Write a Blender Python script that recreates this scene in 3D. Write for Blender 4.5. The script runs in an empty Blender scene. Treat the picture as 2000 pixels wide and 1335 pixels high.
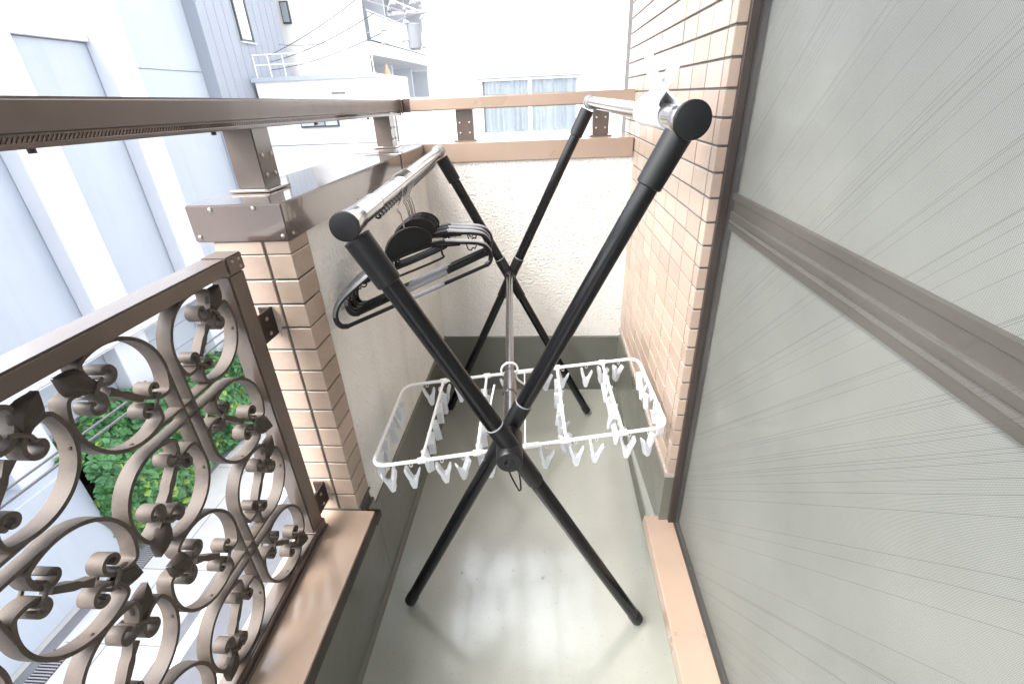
import bpy, bmesh, math, random
from mathutils import Vector, Matrix
random.seed(7)
S = bpy.context.scene
COL = S.collection
R_ = math.radians

# ------------------------------------------------------------------ camera, sky, sun, exposure
cam_d = bpy.data.cameras.new('camera'); cam = bpy.data.objects.new('camera', cam_d); COL.objects.link(cam)
cam_d.sensor_width = 36; cam_d.lens = 916.13 / 2000 * 36; cam_d.clip_start = 0.02; cam_d.clip_end = 500
PIT, ROL, YAW = 0.4818, -0.0439, -0.0845
cy_, sy_ = math.cos(YAW), math.sin(YAW)
F = Vector((sy_*math.cos(PIT), cy_*math.cos(PIT), -math.sin(PIT))); RR = Vector((cy_, -sy_, 0)); UU = RR.cross(F)
c_, s_ = math.cos(ROL), math.sin(ROL)
R2 = c_*RR + s_*UU; U2 = -s_*RR + c_*UU
M = Matrix((R2, U2, -F)).transposed().to_4x4(); M.translation = Vector((0.4664, 0.0433, 1.2437))
cam.matrix_world = M
S.camera = cam

SUN_FROM = Vector((-0.48, -0.26, 0.84)).normalized()
w = bpy.data.worlds.new('World'); S.world = w; w.use_nodes = True
nt = w.node_tree; bg = nt.nodes['Background']
sky = nt.nodes.new('ShaderNodeTexSky'); sky.sky_type = 'NISHITA'; sky.sun_disc = False
sky.sun_elevation = math.asin(SUN_FROM.z); sky.sun_rotation = math.atan2(SUN_FROM.x, SUN_FROM.y)
sky.air_density = 1.0; sky.dust_density = 4.0; sky.ozone_density = 1.0
hs = nt.nodes.new('ShaderNodeHueSaturation'); hs.inputs['Saturation'].default_value = 0.30
nt.links.new(sky.outputs[0], hs.inputs['Color']); nt.links.new(hs.outputs[0], bg.inputs['Color'])
bg.inputs['Strength'].default_value = 0.15
sd = bpy.data.lights.new('sun', 'SUN'); sd.energy = 0.8; sd.angle = R_(45); sd.color = (1.0, 0.97, 0.93)
so = bpy.data.objects.new('sun', sd); COL.objects.link(so); so.location = (-4, -3, 9)
so.rotation_euler = SUN_FROM.to_track_quat('Z', 'Y').to_euler()
S.view_settings.view_transform = 'Standard'; S.view_settings.look = 'None'
S.view_settings.exposure = 2.8; S.view_settings.gamma = 1.0
S.cycles.use_denoising = True
S.cycles.max_bounces = 10; S.cycles.diffuse_bounces = 5; S.cycles.transparent_max_bounces = 16

# ------------------------------------------------------------------ materials
def mat(name, base, rough=0.5, metal=0.0, var=0.0, vscale=6.0, bump=0.0, bscale=80.0, bdist=0.002, coat=0.0, coatr=0.1,
        rnd=0.0, spec=0.5, trans=0.0, rvar=0.0, var2=None, bdetail=4.0, cior=1.5, speck=0.0, sscale=90.0, streak=0.0):
    m = bpy.data.materials.new(name); m.use_nodes = True
    n = m.node_tree.nodes; l = m.node_tree.links; b = n['Principled BSDF']
    b.inputs['Base Color'].default_value = (*base, 1); b.inputs['Roughness'].default_value = rough
    b.inputs['Metallic'].default_value = metal; b.inputs['Specular IOR Level'].default_value = spec
    b.inputs['Coat Weight'].default_value = coat; b.inputs['Coat Roughness'].default_value = coatr
    b.inputs['Transmission Weight'].default_value = trans; b.inputs['Coat IOR'].default_value = cior
    tc = n.new('ShaderNodeTexCoord')
    colsock = None
    if var > 0:
        nz = n.new('ShaderNodeTexNoise'); nz.inputs['Scale'].default_value = vscale; nz.inputs['Detail'].default_value = 6; nz.inputs['Roughness'].default_value = 0.6
        l.new(tc.outputs['Object'], nz.inputs['Vector'])
        mx = n.new('ShaderNodeMix'); mx.data_type = 'RGBA'
        d = var2 if var2 else tuple(c*(1-var) for c in base)
        u = tuple(min(1, c*(1+var)) for c in base)
        mx.inputs['A'].default_value = (*d, 1); mx.inputs['B'].default_value = (*u, 1)
        rp = n.new('ShaderNodeValToRGB'); rp.color_ramp.elements[0].position = 0.32; rp.color_ramp.elements[1].position = 0.68
        l.new(nz.outputs['Fac'], rp.inputs['Fac']); l.new(rp.outputs['Color'], mx.inputs['Factor'])
        colsock = mx.outputs['Result']
        if rvar > 0:
            mr = n.new('ShaderNodeMapRange'); mr.inputs['To Min'].default_value = max(0.02, rough-rvar); mr.inputs['To Max'].default_value = rough+rvar
            l.new(rp.outputs['Color'], mr.inputs['Value']); l.new(mr.outputs['Result'], b.inputs['Roughness'])
    def darken(sock, fac, amt):
        mm = n.new('ShaderNodeMix'); mm.data_type = 'RGBA'; mm.blend_type = 'MULTIPLY'
        k_ = n.new('ShaderNodeMath'); k_.operation = 'MULTIPLY'; k_.inputs[1].default_value = amt; l.new(fac, k_.inputs[0]); l.new(k_.outputs[0], mm.inputs['Factor'])
        if sock: l.new(sock, mm.inputs['A'])
        else: mm.inputs['A'].default_value = (*base, 1)
        mm.inputs['B'].default_value = (0.30, 0.28, 0.25, 1)
        return mm.outputs['Result']
    def tnoise(scale, lo, hi, stretch=None, det=3):
        z_ = n.new('ShaderNodeTexNoise'); z_.inputs['Scale'].default_value = scale; z_.inputs['Detail'].default_value = det
        if stretch:
            mp_ = n.new('ShaderNodeMapping'); mp_.inputs['Scale'].default_value = stretch; l.new(tc.outputs['Object'], mp_.inputs['Vector']); l.new(mp_.outputs[0], z_.inputs['Vector'])
        else: l.new(tc.outputs['Object'], z_.inputs['Vector'])
        r_ = n.new('ShaderNodeMapRange'); r_.inputs['From Min'].default_value = lo; r_.inputs['From Max'].default_value = hi; l.new(z_.outputs['Fac'], r_.inputs['Value'])
        return r_.outputs['Result']
    if speck > 0: colsock = darken(colsock, tnoise(sscale, 0.64, 0.72), speck)
    if streak > 0: colsock = darken(colsock, tnoise(1.0, 0.5, 0.75, (7, 7, 0.35), 6), streak)
    if rnd > 0:
        oi = n.new('ShaderNodeObjectInfo'); hv = n.new('ShaderNodeHueSaturation')
        mr = n.new('ShaderNodeMapRange'); mr.inputs['To Min'].default_value = 1-rnd; mr.inputs['To Max'].default_value = 1+rnd*0.6
        l.new(oi.outputs['Random'], mr.inputs['Value']); l.new(mr.outputs['Result'], hv.inputs['Value'])
        m2 = n.new('ShaderNodeMapRange'); m2.inputs['To Min'].default_value = 0.494; m2.inputs['To Max'].default_value = 0.506
        fr = n.new('ShaderNodeMath'); fr.operation = 'FRACT'; mu = n.new('ShaderNodeMath'); mu.operation = 'MULTIPLY'; mu.inputs[1].default_value = 17.3
        l.new(oi.outputs['Random'], mu.inputs[0]); l.new(mu.outputs[0], fr.inputs[0]); l.new(fr.outputs[0], m2.inputs['Value']); l.new(m2.outputs['Result'], hv.inputs['Hue'])
        if colsock: l.new(colsock, hv.inputs['Color'])
        else: hv.inputs['Color'].default_value = (*base, 1)
        colsock = hv.outputs['Color']
    if colsock: l.new(colsock, b.inputs['Base Color'])
    if bump > 0:
        nz = n.new('ShaderNodeTexNoise'); nz.inputs['Scale'].default_value = bscale; nz.inputs['Detail'].default_value = bdetail
        l.new(tc.outputs['Object'], nz.inputs['Vector'])
        bp = n.new('ShaderNodeBump'); bp.inputs['Strength'].default_value = bump; bp.inputs['Distance'].default_value = bdist
        l.new(nz.outputs['Fac'], bp.inputs['Height']); l.new(bp.outputs['Normal'], b.inputs['Normal'])
        if coat > 0: 
            bp2 = n.new('ShaderNodeBump'); bp2.inputs['Strength'].default_value = bump*0.5; bp2.inputs['Distance'].default_value = bdist
            l.new(nz.outputs['Fac'], bp2.inputs['Height']); l.new(bp2.outputs['Normal'], b.inputs['Coat Normal'])
    return m

M_ = {}
M_['floor'] = mat('painted_floor', (0.335, 0.345, 0.30), 0.32, speck=0.32, sscale=120, var=0.07, vscale=3.0, bump=0.3, bscale=22, bdist=0.0022, coat=1.0, coatr=0.15, rvar=0.04, cior=2.2)
M_['skirt'] = mat('painted_skirting', (0.118, 0.12, 0.098), 0.36, speck=0.3, sscale=70, var=0.09, vscale=5, bump=0.3, bscale=28, bdist=0.0025, coat=0.35, coatr=0.2, rvar=0.1)
M_['stucco'] = mat('stucco', (0.80, 0.785, 0.745), 0.85, var=0.05, vscale=4, bump=1.0, bscale=105, bdist=0.0085, streak=0.2, bdetail=4)
M_['tile'] = mat('glazed_tile', (0.40, 0.308, 0.245), 0.33, streak=0.05, var=0.05, vscale=60, rnd=0.15, bump=0.08, bscale=200, bdist=0.001)
M_['grout'] = mat('grout', (0.115, 0.11, 0.105), 0.9, var=0.15, vscale=40, bump=0.4, bscale=300)
M_['bronze'] = mat('bronze_aluminium', (0.135, 0.103, 0.088), 0.20, metal=0.5, var=0.08, vscale=5, rvar=0.05, coat=1.0, coatr=0.06, cior=1.6)
M_['rail'] = mat('bronze_handrail', (0.082, 0.060, 0.048), 0.42, metal=0.1, var=0.12, vscale=14, rvar=0.08, coat=0.7, coatr=0.16)
M_['cast'] = mat('cast_aluminium', (0.078, 0.063, 0.053), 0.58, spec=0.25, speck=0.3, sscale=120, var=0.3, vscale=30, rvar=0.1, bump=0.25, bscale=260, bdist=0.001)
M_['leaf_dark'] = mat('cast_leaf', (0.052, 0.041, 0.035), 0.6, spec=0.25, var=0.2, vscale=60, bump=0.2, bscale=300)
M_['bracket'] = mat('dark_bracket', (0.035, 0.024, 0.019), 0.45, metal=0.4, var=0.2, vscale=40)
M_['screw'] = mat('screw_steel', (0.42, 0.37, 0.33), 0.3, metal=0.9)
M_['sealant'] = mat('grey_sealant', (0.36, 0.31, 0.27), 0.8, var=0.2, vscale=80, bump=0.5, bscale=150)
M_['ledge'] = mat('tan_ledge', (0.32, 0.236, 0.178), 0.33, coat=0.8, coatr=0.12, var=0.07, vscale=6, rvar=0.08)
M_['black'] = mat('black_tube', (0.004, 0.0042, 0.005), 0.22, spec=0.32)
M_['blackp'] = mat('black_plastic', (0.0055, 0.0058, 0.0065), 0.38, spec=0.35, bump=0.1, bscale=500)
M_['steel'] = mat('stainless_pole', (0.40, 0.395, 0.39), 0.20, metal=1.0, var=0.06, vscale=9, rvar=0.04)
M_['steeld'] = mat('dark_steel_pole', (0.24, 0.235, 0.24), 0.24, metal=1.0, var=0.06, vscale=9)
M_['grey_rubber'] = mat('silver_rubber', (0.25, 0.255, 0.27), 0.4, metal=0.2)
M_['white_tube'] = mat('white_coated_tube', (0.83, 0.83, 0.82), 0.35)
M_['clip'] = mat('milky_clip', (0.84, 0.86, 0.89), 0.30, trans=0.35, rnd=0.08)
M_['peg'] = mat('white_peg', (0.70, 0.715, 0.73), 0.4, rnd=0.03)
M_['concrete'] = mat('white_slab', (0.62, 0.61, 0.58), 0.9, var=0.05, vscale=2)
M_['siding'] = mat('pale_siding', (0.385, 0.425, 0.48), 0.55, var=0.03, vscale=0.6, streak=0.07)
M_['siding_w'] = mat('white_siding', (0.54, 0.56, 0.595), 0.55, var=0.03, vscale=0.6, streak=0.06)
M_['siding_g'] = mat('grey_siding', (0.27, 0.295, 0.34), 0.5, var=0.03, vscale=1.5)
M_['trim'] = mat('grey_trim', (0.15, 0.16, 0.18), 0.5)
M_['white_wall'] = mat('white_wall', (0.80, 0.79, 0.77), 0.85, var=0.03, vscale=0.8, streak=0.10)
M_['wframe'] = mat('white_frame', (0.80, 0.80, 0.80), 0.4)
M_['dframe'] = mat('dark_window_frame', (0.06, 0.065, 0.07), 0.4)
M_['pane'] = mat('window_pane', (0.30, 0.34, 0.36), 0.06, spec=0.8)
M_['pane_l'] = mat('light_pane', (0.46, 0.50, 0.53), 0.12, spec=0.7)
M_['curtain'] = mat('curtain', (0.78, 0.80, 0.82), 0.9, var=0.06, vscale=3)
M_['aptwall'] = mat('apartment_wall', (0.66, 0.67, 0.69), 0.85, var=0.04, vscale=0.6)
M_['asphalt'] = mat('asphalt', (0.165, 0.17, 0.185), 0.85, var=0.12, vscale=2.2, bump=0.3, bscale=60)
M_['conc_road'] = mat('gutter_concrete', (0.48, 0.48, 0.47), 0.85, var=0.08, vscale=1.5, bump=0.2, bscale=40)
M_['paint'] = mat('road_paint', (0.78, 0.78, 0.77), 0.7, var=0.05, vscale=5)
M_['grate'] = mat('grate_steel', (0.17, 0.175, 0.18), 0.5, metal=0.4)
M_['cable'] = mat('cable', (0.07, 0.07, 0.08), 0.6)
M_['cable_l'] = mat('pale_cable', (0.30, 0.30, 0.32), 0.6)
M_['ivy'] = mat('ivy_leaf', (0.05, 0.15, 0.045), 0.5, var=0.6, vscale=2.5, var2=(0.025, 0.085, 0.035))
M_['ivy_y'] = mat('ivy_leaf_young', (0.17, 0.27, 0.05), 0.5, var=0.4, vscale=2.5)
M_['door_metal'] = mat('door_bronze', (0.06, 0.047, 0.041), 0.4, metal=0.4, var=0.08, vscale=8)
M_['gasket'] = mat('gasket', (0.03, 0.028, 0.027), 0.6)
M_['midrail'] = mat('door_rail', (0.155, 0.135, 0.11), 0.35, metal=0.4)
M_['railhighlight'] = mat('door_rail_highlight', (0.27, 0.255, 0.23), 0.35, metal=0.4)  # lighter tone that paints highlights on the ridges of the middle rail
M_['orange'] = mat('orange_cover', (0.62, 0.40, 0.27), 0.6)
M_['fence_g'] = mat('grey_panel', (0.20, 0.21, 0.23), 0.6)

def frosted():
    m = mat('frosted_glass', (0.37, 0.388, 0.352), 0.42, var=0.12, vscale=3.0, coat=0.4, coatr=0.06)
    return m
M_['glass'] = frosted()

def screen_mat():
    m = bpy.data.materials.new('insect_mesh'); m.use_nodes = True
    n = m.node_tree.nodes; l = m.node_tree.links; b = n['Principled BSDF']
    b.inputs['Base Color'].default_value = (0.27, 0.27, 0.26, 1); b.inputs['Roughness'].default_value = 0.6
    tc = n.new('ShaderNodeTexCoord'); sp = n.new('ShaderNodeSeparateXYZ'); l.new(tc.outputs['Object'], sp.inputs[0])
    outs = []
    def mth(op, a, b=None):
        q = n.new('ShaderNodeMath'); q.operation = op
        for i_, v_ in enumerate((a, b)):
            if v_ is None: continue
            if isinstance(v_, (int, float)): q.inputs[i_].default_value = v_
            else: l.new(v_, q.inputs[i_])
        return q.outputs[0]
    # bias weave: threads run on both diagonals, and now and then one is thicker
    for op in ('ADD', 'SUBTRACT'):
        c = mth('MULTIPLY', mth(op, sp.outputs['Z'], sp.outputs['Y']), 0.7071/0.00125)
        wn_ = n.new('ShaderNodeTexWhiteNoise'); wn_.noise_dimensions = '1D'; l.new(mth('FLOOR', c), wn_.inputs['W'])
        thick = mth('MULTIPLY', mth('GREATER_THAN', wn_.outputs['Value'], 0.92 if op == 'ADD' else 2.0), 0.22)
        outs.append(mth('LESS_THAN', mth('FRACT', c), mth('ADD', thick, 0.22)).node)
    nz_ = n.new('ShaderNodeTexNoise'); nz_.inputs['Scale'].default_value = 5; nz_.inputs['Detail'].default_value = 5; l.new(tc.outputs['Object'], nz_.inputs['Vector'])
    rp_ = n.new('ShaderNodeValToRGB'); rp_.color_ramp.elements[0].color = (0.055, 0.053, 0.050, 1); rp_.color_ramp.elements[1].color = (0.125, 0.12, 0.108, 1)
    rp_.color_ramp.elements[0].position = 0.3; rp_.color_ramp.elements[1].position = 0.7
    l.new(nz_.outputs['Fac'], rp_.inputs['Fac']); l.new(rp_.outputs['Color'], b.inputs['Base Color'])
    mx = n.new('ShaderNodeMath'); mx.operation = 'MAXIMUM'; l.new(outs[0].outputs[0], mx.inputs[0]); l.new(outs[1].outputs[0], mx.inputs[1])
    tr = n.new('ShaderNodeBsdfTransparent'); ms = n.new('ShaderNodeMixShader')
    l.new(mx.outputs[0], ms.inputs[0]); l.new(tr.outputs[0], ms.inputs[1]); l.new(b.outputs[0], ms.inputs[2])
    l.new(ms.outputs[0], n['Material Output'].inputs['Surface'])
    return m
M_['mesh'] = screen_mat()

# ------------------------------------------------------------------ mesh helpers
class MB:
    def __init__(s): s.v = []; s.f = []
    def add(s, vs, fs):
        o = len(s.v); s.v += [tuple(x) for x in vs]; s.f += [tuple(i+o for i in f) for f in fs]; return s
    def box(s, x0, x1, y0, y1, z0, z1):
        vs = [(x, y, z) for x in (x0, x1) for y in (y0, y1) for z in (z0, z1)]
        return s.add(vs, [(0, 1, 3, 2), (4, 6, 7, 5), (0, 4, 5, 1), (2, 3, 7, 6), (0, 2, 6, 4), (1, 5, 7, 3)])
    def obox(s, p, q, wx, up=(0, 0, 1), h=None):
        p = Vector(p); q = Vector(q); d = (q-p).normalized(); u = Vector(up); a = d.cross(u).normalized(); b = a.cross(d).normalized()
        h = h or wx
        vs = []
        for e in (p, q):
            for i, j in ((-1, -1), (1, -1), (1, 1), (-1, 1)): vs.append(e + a*i*wx/2 + b*j*h/2)
        return s.add(vs, [(3, 2, 1, 0), (4, 5, 6, 7), (0, 1, 5, 4), (1, 2, 6, 5), (2, 3, 7, 6), (3, 0, 4, 7)])
    def tube(s, pts, r, n=10, closed=False, cap=True):
        pts = [Vector(p) for p in pts]; N = len(pts)
        rs = r if isinstance(r, (list, tuple)) else [r]*N
        vs = []; a = None
        for i, p in enumerate(pts):
            if closed: t = pts[(i+1) % N]-pts[i-1]
            else: t = pts[min(i+1, N-1)]-pts[max(i-1, 0)]
            t.normalize()
            if a is None:
                a = t.orthogonal().normalized()
            else:
                a = (a - t*a.dot(t)); a = a.normalized() if a.length > 1e-6 else t.orthogonal().normalized()
            b = t.cross(a)
            for k in range(n):
                th = 2*math.pi*k/n; vs.append(p + (a*math.cos(th)+b*math.sin(th))*rs[i])
        fs = []
        for i in range(N if closed else N-1):
            j = (i+1) % N
            for k in range(n): fs.append((i*n+k, i*n+(k+1) % n, j*n+(k+1) % n, j*n+k))
        if cap and not closed:
            fs.append(tuple(range(n-1, -1, -1))); fs.append(tuple((N-1)*n+k for k in range(n)))
        return s.add(vs, fs)
    def cyl(s, p, q, r, n=24, ch=0.0):
        p = Vector(p); q = Vector(q); d = (q-p).normalized()
        if ch: return s.tube([p, p+d*0.0001, p+d*ch, q-d*ch, q-d*0.0001, q], [r-ch, r-ch, r, r, r-ch, r-ch], n)
        return s.tube([p, q], r, n)
    def prism(s, poly, axis, a, b):
        # poly: 2D points counter-clockwise; axis 'x': (y,z) 'y': (x,z) 'z': (x,y)
        def P(u, v, t): return {'x': (t, u, v), 'y': (u, t, v), 'z': (u, v, t)}[axis]
        n = len(poly); vs = [P(u, v, a) for u, v in poly]+[P(u, v, b) for u, v in poly]
        fs = [tuple(range(n-1, -1, -1)), tuple(range(n, 2*n))]+[(i, (i+1) % n, n+(i+1) % n, n+i) for i in range(n)]
        return s.add(vs, fs)
    def strip(s, pts, t, x0, x1):
        # flat bar following a 2D path (y,z), thickness t in plane, from x0 to x1
        n = len(pts); L = []; Rr = []
        for i in range(n):
            a = Vector(pts[max(i-1, 0)]); b = Vector(pts[min(i+1, n-1)]); d = (b-a).normalized(); nn = Vector((-d.y, d.x))
            p = Vector(pts[i]); tt = t*(1 if 0 < i < n-1 else 0.8)
            L.append(p+nn*tt/2); Rr.append(p-nn*tt/2)
        vs = []
        for i in range(n):
            vs += [(x0, L[i].x, L[i].y), (x1, L[i].x, L[i].y), (x1, Rr[i].x, Rr[i].y), (x0, Rr[i].x, Rr[i].y)]
        fs = []
        for i in range(n-1):
            o = i*4; p = o+4
            for k in range(4): fs.append((o+k, o+(k+1) % 4, p+(k+1) % 4, p+k))
        fs += [(0, 1, 2, 3), tuple(4*(n-1)+k for k in (3, 2, 1, 0))]
        return s.add(vs, fs)
    def mesh(s, name, m, smooth=False, bevel=0.0, bseg=1, angle=40):
        me = bpy.data.meshes.new(name); me.from_pydata(s.v, [], s.f)
        bm = bmesh.new(); bm.from_mesh(me); bmesh.ops.recalc_face_normals(bm, faces=bm.faces)
        if bevel > 0:
            es = [e for e in bm.edges if len(e.link_faces) == 2 and e.calc_face_angle(0) > 0.5]
            bmesh.ops.bevel(bm, geom=es, offset=bevel, segments=bseg, affect='EDGES', clamp_overlap=True)
        bm.to_mesh(me); bm.free()
        me.materials.append(M_[m])
        if smooth:
            me.polygons.foreach_set('use_smooth', [True]*len(me.polygons)); me.set_sharp_from_angle(angle=R_(angle))
        return me
    def build(s, name, m, parent=None, world=True, **k):
        o = bpy.data.objects.new(name, s.mesh(name, m, **k)); COL.objects.link(o)
        if parent: attach(o, parent, world)
        return o

def attach(o, parent, world=True):
    o.parent = parent
    if world:
        r = parent
        inv = Matrix.Identity(4)
        while r: 
            inv = inv @ Matrix.Translation(-r.location) if r.parent is None else inv
            r = r.parent
        o.matrix_parent_inverse = inv if parent.parent is None else Matrix.Identity(4)
    return o

def sub(mb, name, m, part, **k):
    # a sub-part: same coordinates as its part (parts built in world coordinates sit at location 0 of their own frame)
    o = bpy.data.objects.new(name, mb.mesh(name, m, **k)); COL.objects.link(o); o.parent = part
    return o

def tag(o, label, cat, group=None, kind=None):
    o['label'] = label; o['category'] = cat
    if group: o['group'] = group
    if kind: o['kind'] = kind
    return o
def thing(name, label, cat, loc=(0, 0, 0), rz=0, group=None):
    o = bpy.data.objects.new(name, None); COL.objects.link(o); o.location = loc; o.rotation_euler = (0, 0, rz)
    o.empty_display_size = 0.05
    return tag(o, label, cat, group)
def copy_tree(o, parent=None):
    c = o.copy(); COL.objects.link(c); c.parent = parent
    for ch in list(o.children): copy_tree(ch, c)
    return c
def inst(name, me, parent, loc, rot=(0, 0, 0), scale=(1, 1, 1), world=True):
    o = bpy.data.objects.new(name, me); COL.objects.link(o); o.location = loc; o.rotation_euler = rot; o.scale = scale
    if parent: attach(o, parent, world)
    return o
def catmull(P, k=5, closed=False):
    P = [Vector(p) for p in P]; n = len(P); out = []
    for i in range(n if closed else n-1):
        g = lambda j: P[j % n] if closed else P[max(0, min(n-1, j))]
        a, b, c, d = g(i-1), g(i), g(i+1), g(i+2)
        for q in range(k):
            t = q/k
            out.append(0.5*((2*b)+(c-a)*t+(2*a-5*b+4*c-d)*t*t+(-a+3*b-3*c+d)*t**3))
    if not closed: out.append(P[-1])
    return out
def dome(r, h, n=10):
    m = MB(); vs = []; fs = []
    rings = [(r, 0), (r*0.92, h*0.55), (r*0.55, h*0.92)]
    for rr, hh in rings: vs += [(rr*math.cos(2*math.pi*k/n), rr*math.sin(2*math.pi*k/n), hh) for k in range(n)]
    vs.append((0, 0, h))
    for i in range(2):
        for k in range(n): fs.append((i*n+k, i*n+(k+1) % n, (i+1)*n+(k+1) % n, (i+1)*n+k))
    for k in range(n): fs.append((2*n+k, 2*n+(k+1) % n, 3*n))
    return m.add(vs, fs)
SCREW = dome(0.0042, 0.003).mesh('screw', 'screw', smooth=True)
RZ = {'+x': (0, R_(90), 0), '-x': (0, R_(-90), 0), '-y': (R_(90), 0, 0), '+y': (R_(-90), 0, 0), '+z': (0, 0, 0)}

# ------------------------------------------------------------------ key dimensions (metres)
W = 0.789; D = 1.934; YP = 0.851; YE = 1.025; ZS = 0.354; ZC = 1.029; ZCT = 1.095; YB = 2.115; XL = -0.172
Z_UP = 0.285; Z_UPR = 0.313; DX = 0.826; Z_SILL = 0.15; YN = -1.7

# ------------------------------------------------------------------ setting: floor, slab above
fl = MB()
fl.box(-0.01, 1.0, YN, D+0.02, -0.14, 0.0)
floor = fl.build('balcony_floor', 'floor'); floor['kind'] = 'structure'
# blisters in the coating
bl = MB()
for i in range(46):
    x = random.uniform(0.03, 0.76); y = random.uniform(0.35, 1.85); r = random.uniform(0.0015, 0.004)
    if i < 22: y = random.gauss(0.97, 0.05)
    d = dome(r, r*0.5, 7); bl.add([(a+x, b+y, c) for a, b, c in d.v], d.f)
o = bl.build('coating_blisters', 'floor', floor, smooth=True); o['kind'] = 'stuff'
ceil = MB().box(-0.22, 1.2, YN, 2.05, 2.52, 2.68).build('balcony_ceiling', 'concrete'); ceil['kind'] = 'structure'

# ------------------------------------------------------------------ L-shaped parapet: stucco, skirting, metal coping
pw = thing('parapet_wall', 'cream stucco parapet around the far corner with bronze metal coping and green skirting', 'wall', (-0.08, 1.5, 0))
MB().box(-0.165, -0.002, YP+0.076, YB-0.003, Z_UP-0.02, ZC+0.02).build('stucco_side', 'stucco', pw)
MB().box(-0.0018, W+0.03, D, YB-0.006, Z_UP-0.02, ZC+0.018).build('stucco_end', 'stucco', pw)
sk = MB(); sk.prism([(0.006, -0.02), (0.006, Z_UP-0.004), (0.002, Z_UP), (-0.16, Z_UP), (-0.16, -0.02)], 'y', YP+0.079, D-0.0)
sk.build('skirting', 'skirt', pw)
sk = MB(); sk.prism([(D-0.006, -0.02), (YB-0.01, -0.02), (YB-0.01, Z_UP-0.003), (D-0.002, Z_UP-0.003), (D-0.006, Z_UP-0.007)], 'x', 0.0062, W-0.003)
sk.build('skirting', 'skirt', pw)
# fillet where the coating meets the floor
fil = MB(); fil.prism([(0.005, -0.004), (0.016, 0.0008), (0.0075, 0.011), (0.005, 0.012)], 'y', YN, D-0.004); fil.build('coving', 'skirt', pw, smooth=True)
cop = MB(); cop.box(XL, 0.006, YP-0.004, D-0.0085, ZC, ZCT)
c1 = cop.build('coping', 'bronze', pw, bevel=0.0022, bseg=2, smooth=True)
cop = MB(); cop.box(XL, W-0.004, D-0.008, YB, ZC-0.001, ZCT+0.0005)
c2 = cop.build('coping', 'ledge', pw, bevel=0.0022, bseg=2, smooth=True); c2['label'] = 'tan coping of the far wall'
jn = MB(); jn.box(XL-0.002, 0.0085, 1.605, 1.632, ZC-0.002, ZCT+0.0022)
sub(jn, 'joint_cover', 'bronze', c1, bevel=0.001)
seam = MB().box(XL+0.001, 0.0, 1.66, 1.6625, ZCT+0.0002, ZCT+0.002); sub(seam, 'seam', 'rail', c1)
for x, z in ((XL+0.047, ZCT-0.008), (-0.045, ZCT-0.007), (-0.004, ZC+0.009), (XL+0.012, ZC+0.010)):
    s = inst('screw', SCREW, c1, (x, YP-0.004, z), RZ['-y'], world=False)
for y, z in ((YP+0.014, ZC+0.010), (1.61, ZC+0.03), (1.2, ZC+0.006)):
    inst('screw', SCREW, c1, (0.0062, y, z), RZ['+x'], (0.8, 0.8, 0.8), world=False)
# vertical rain stain at the corner is a thin mineral run on the stucco
st = MB(); n = 9
for i in range(n):
    pass

# ------------------------------------------------------------------ tiled pillar
tp = thing('tiled_pillar', 'slim pillar clad in tan stacked tiles under the bronze coping', 'pillar', (-0.07, 0.89, 0))
MB().box(-0.142, -0.0035, YP+0.0035, YP+0.0765, 0.02, ZC+0.01).build('core', 'grout', tp)
G = 0.0042
def tile_mesh(name, w_, h, d, bev=0.0011):
    return MB().box(-w_/2, w_/2, -h/2, h/2, -d, 0).mesh(name, 'tile', bevel=bev)   # face +z
t_wide = tile_mesh('tile', 0.0925, 0.05-G, 0.008)
t_wide_h = tile_mesh('tile', 0.0925, 0.025-G/2, 0.008)
def ltile(name, a, b, h, fx):
    # corner tile: leg a along x from the corner (0,0) to -a on face -y, leg b along +y on face +x
    t = 0.008
    poly = [(0, 0), (0, b), (-t, b), (-t, t), (-a, t), (-a, 0)]
    return MB().prism([(x*fx, y) for x, y in poly], 'z', -h/2, h/2).mesh(name, 'tile', bevel=0.0011)
t_cor = ltile('corner_tile', 0.0455, 0.0745, 0.05-G, 1); t_cor_h = ltile('corner_tile', 0.0455, 0.0745, 0.025-G/2, 1)
j = lambda a: random.uniform(-a, a)
for k in range(14):
    z0 = ZS + k*0.05
    half = (k == 13); zc = z0 + (0.0125 if half else 0.025)
    if half: zc -= 0.001
    inst('tile', t_wide_h if half else t_wide, tp, (-0.0975, YP+j(.0004), zc), (R_(90)+j(.006), 0, j(.006)))
    inst('corner_tile', t_cor_h if half else t_cor, tp, (j(.0003), YP+j(.0003), zc), (0, 0, j(.004)))
se = MB(); se.box(-0.146, 0.004, YP-0.0015, YP+0.074, ZS-0.0005, ZS+0.003); se.build('base_joint', 'grout', tp)

# ------------------------------------------------------------------ ledge under the ornamental railing
lg = thing('railing_ledge', 'low wall with tan metal ledge carrying the ornamental railing', 'ledge', (-0.05, 0, 0))
MB().prism([(-0.128, ZS-0.005), (-0.128, ZS-0.04), (0.040, ZS-0.036), (0.042, ZS-0.001), (0.040, ZS), (-0.10, ZS+0.0004)], 'y', YN, YP-0.002).build('ledge_top', 'ledge', lg, bevel=0.0015)
MB().box(0.0421, 0.0437, YN, YP-0.003, ZS-0.036, ZS-0.0028).build('ledge_shade_strip', 'bracket', lg)  # same bronze as the ledge top; its shaded face is painted dark
MB().box(-0.120, -0.004, YN, YP+0.078, -0.3, ZS-0.037).build('low_wall', 'stucco', lg)
MB().box(-0.0038, 0.0055, YN, YP+0.0785, -0.02, ZS-0.0375).build('skirting', 'skirt', lg)
MB().box(0.0058, 0.040, YP-0.0018, YP+0.03, ZS-0.05, ZS-0.03).build('ledge_end', 'bracket', lg)

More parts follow.
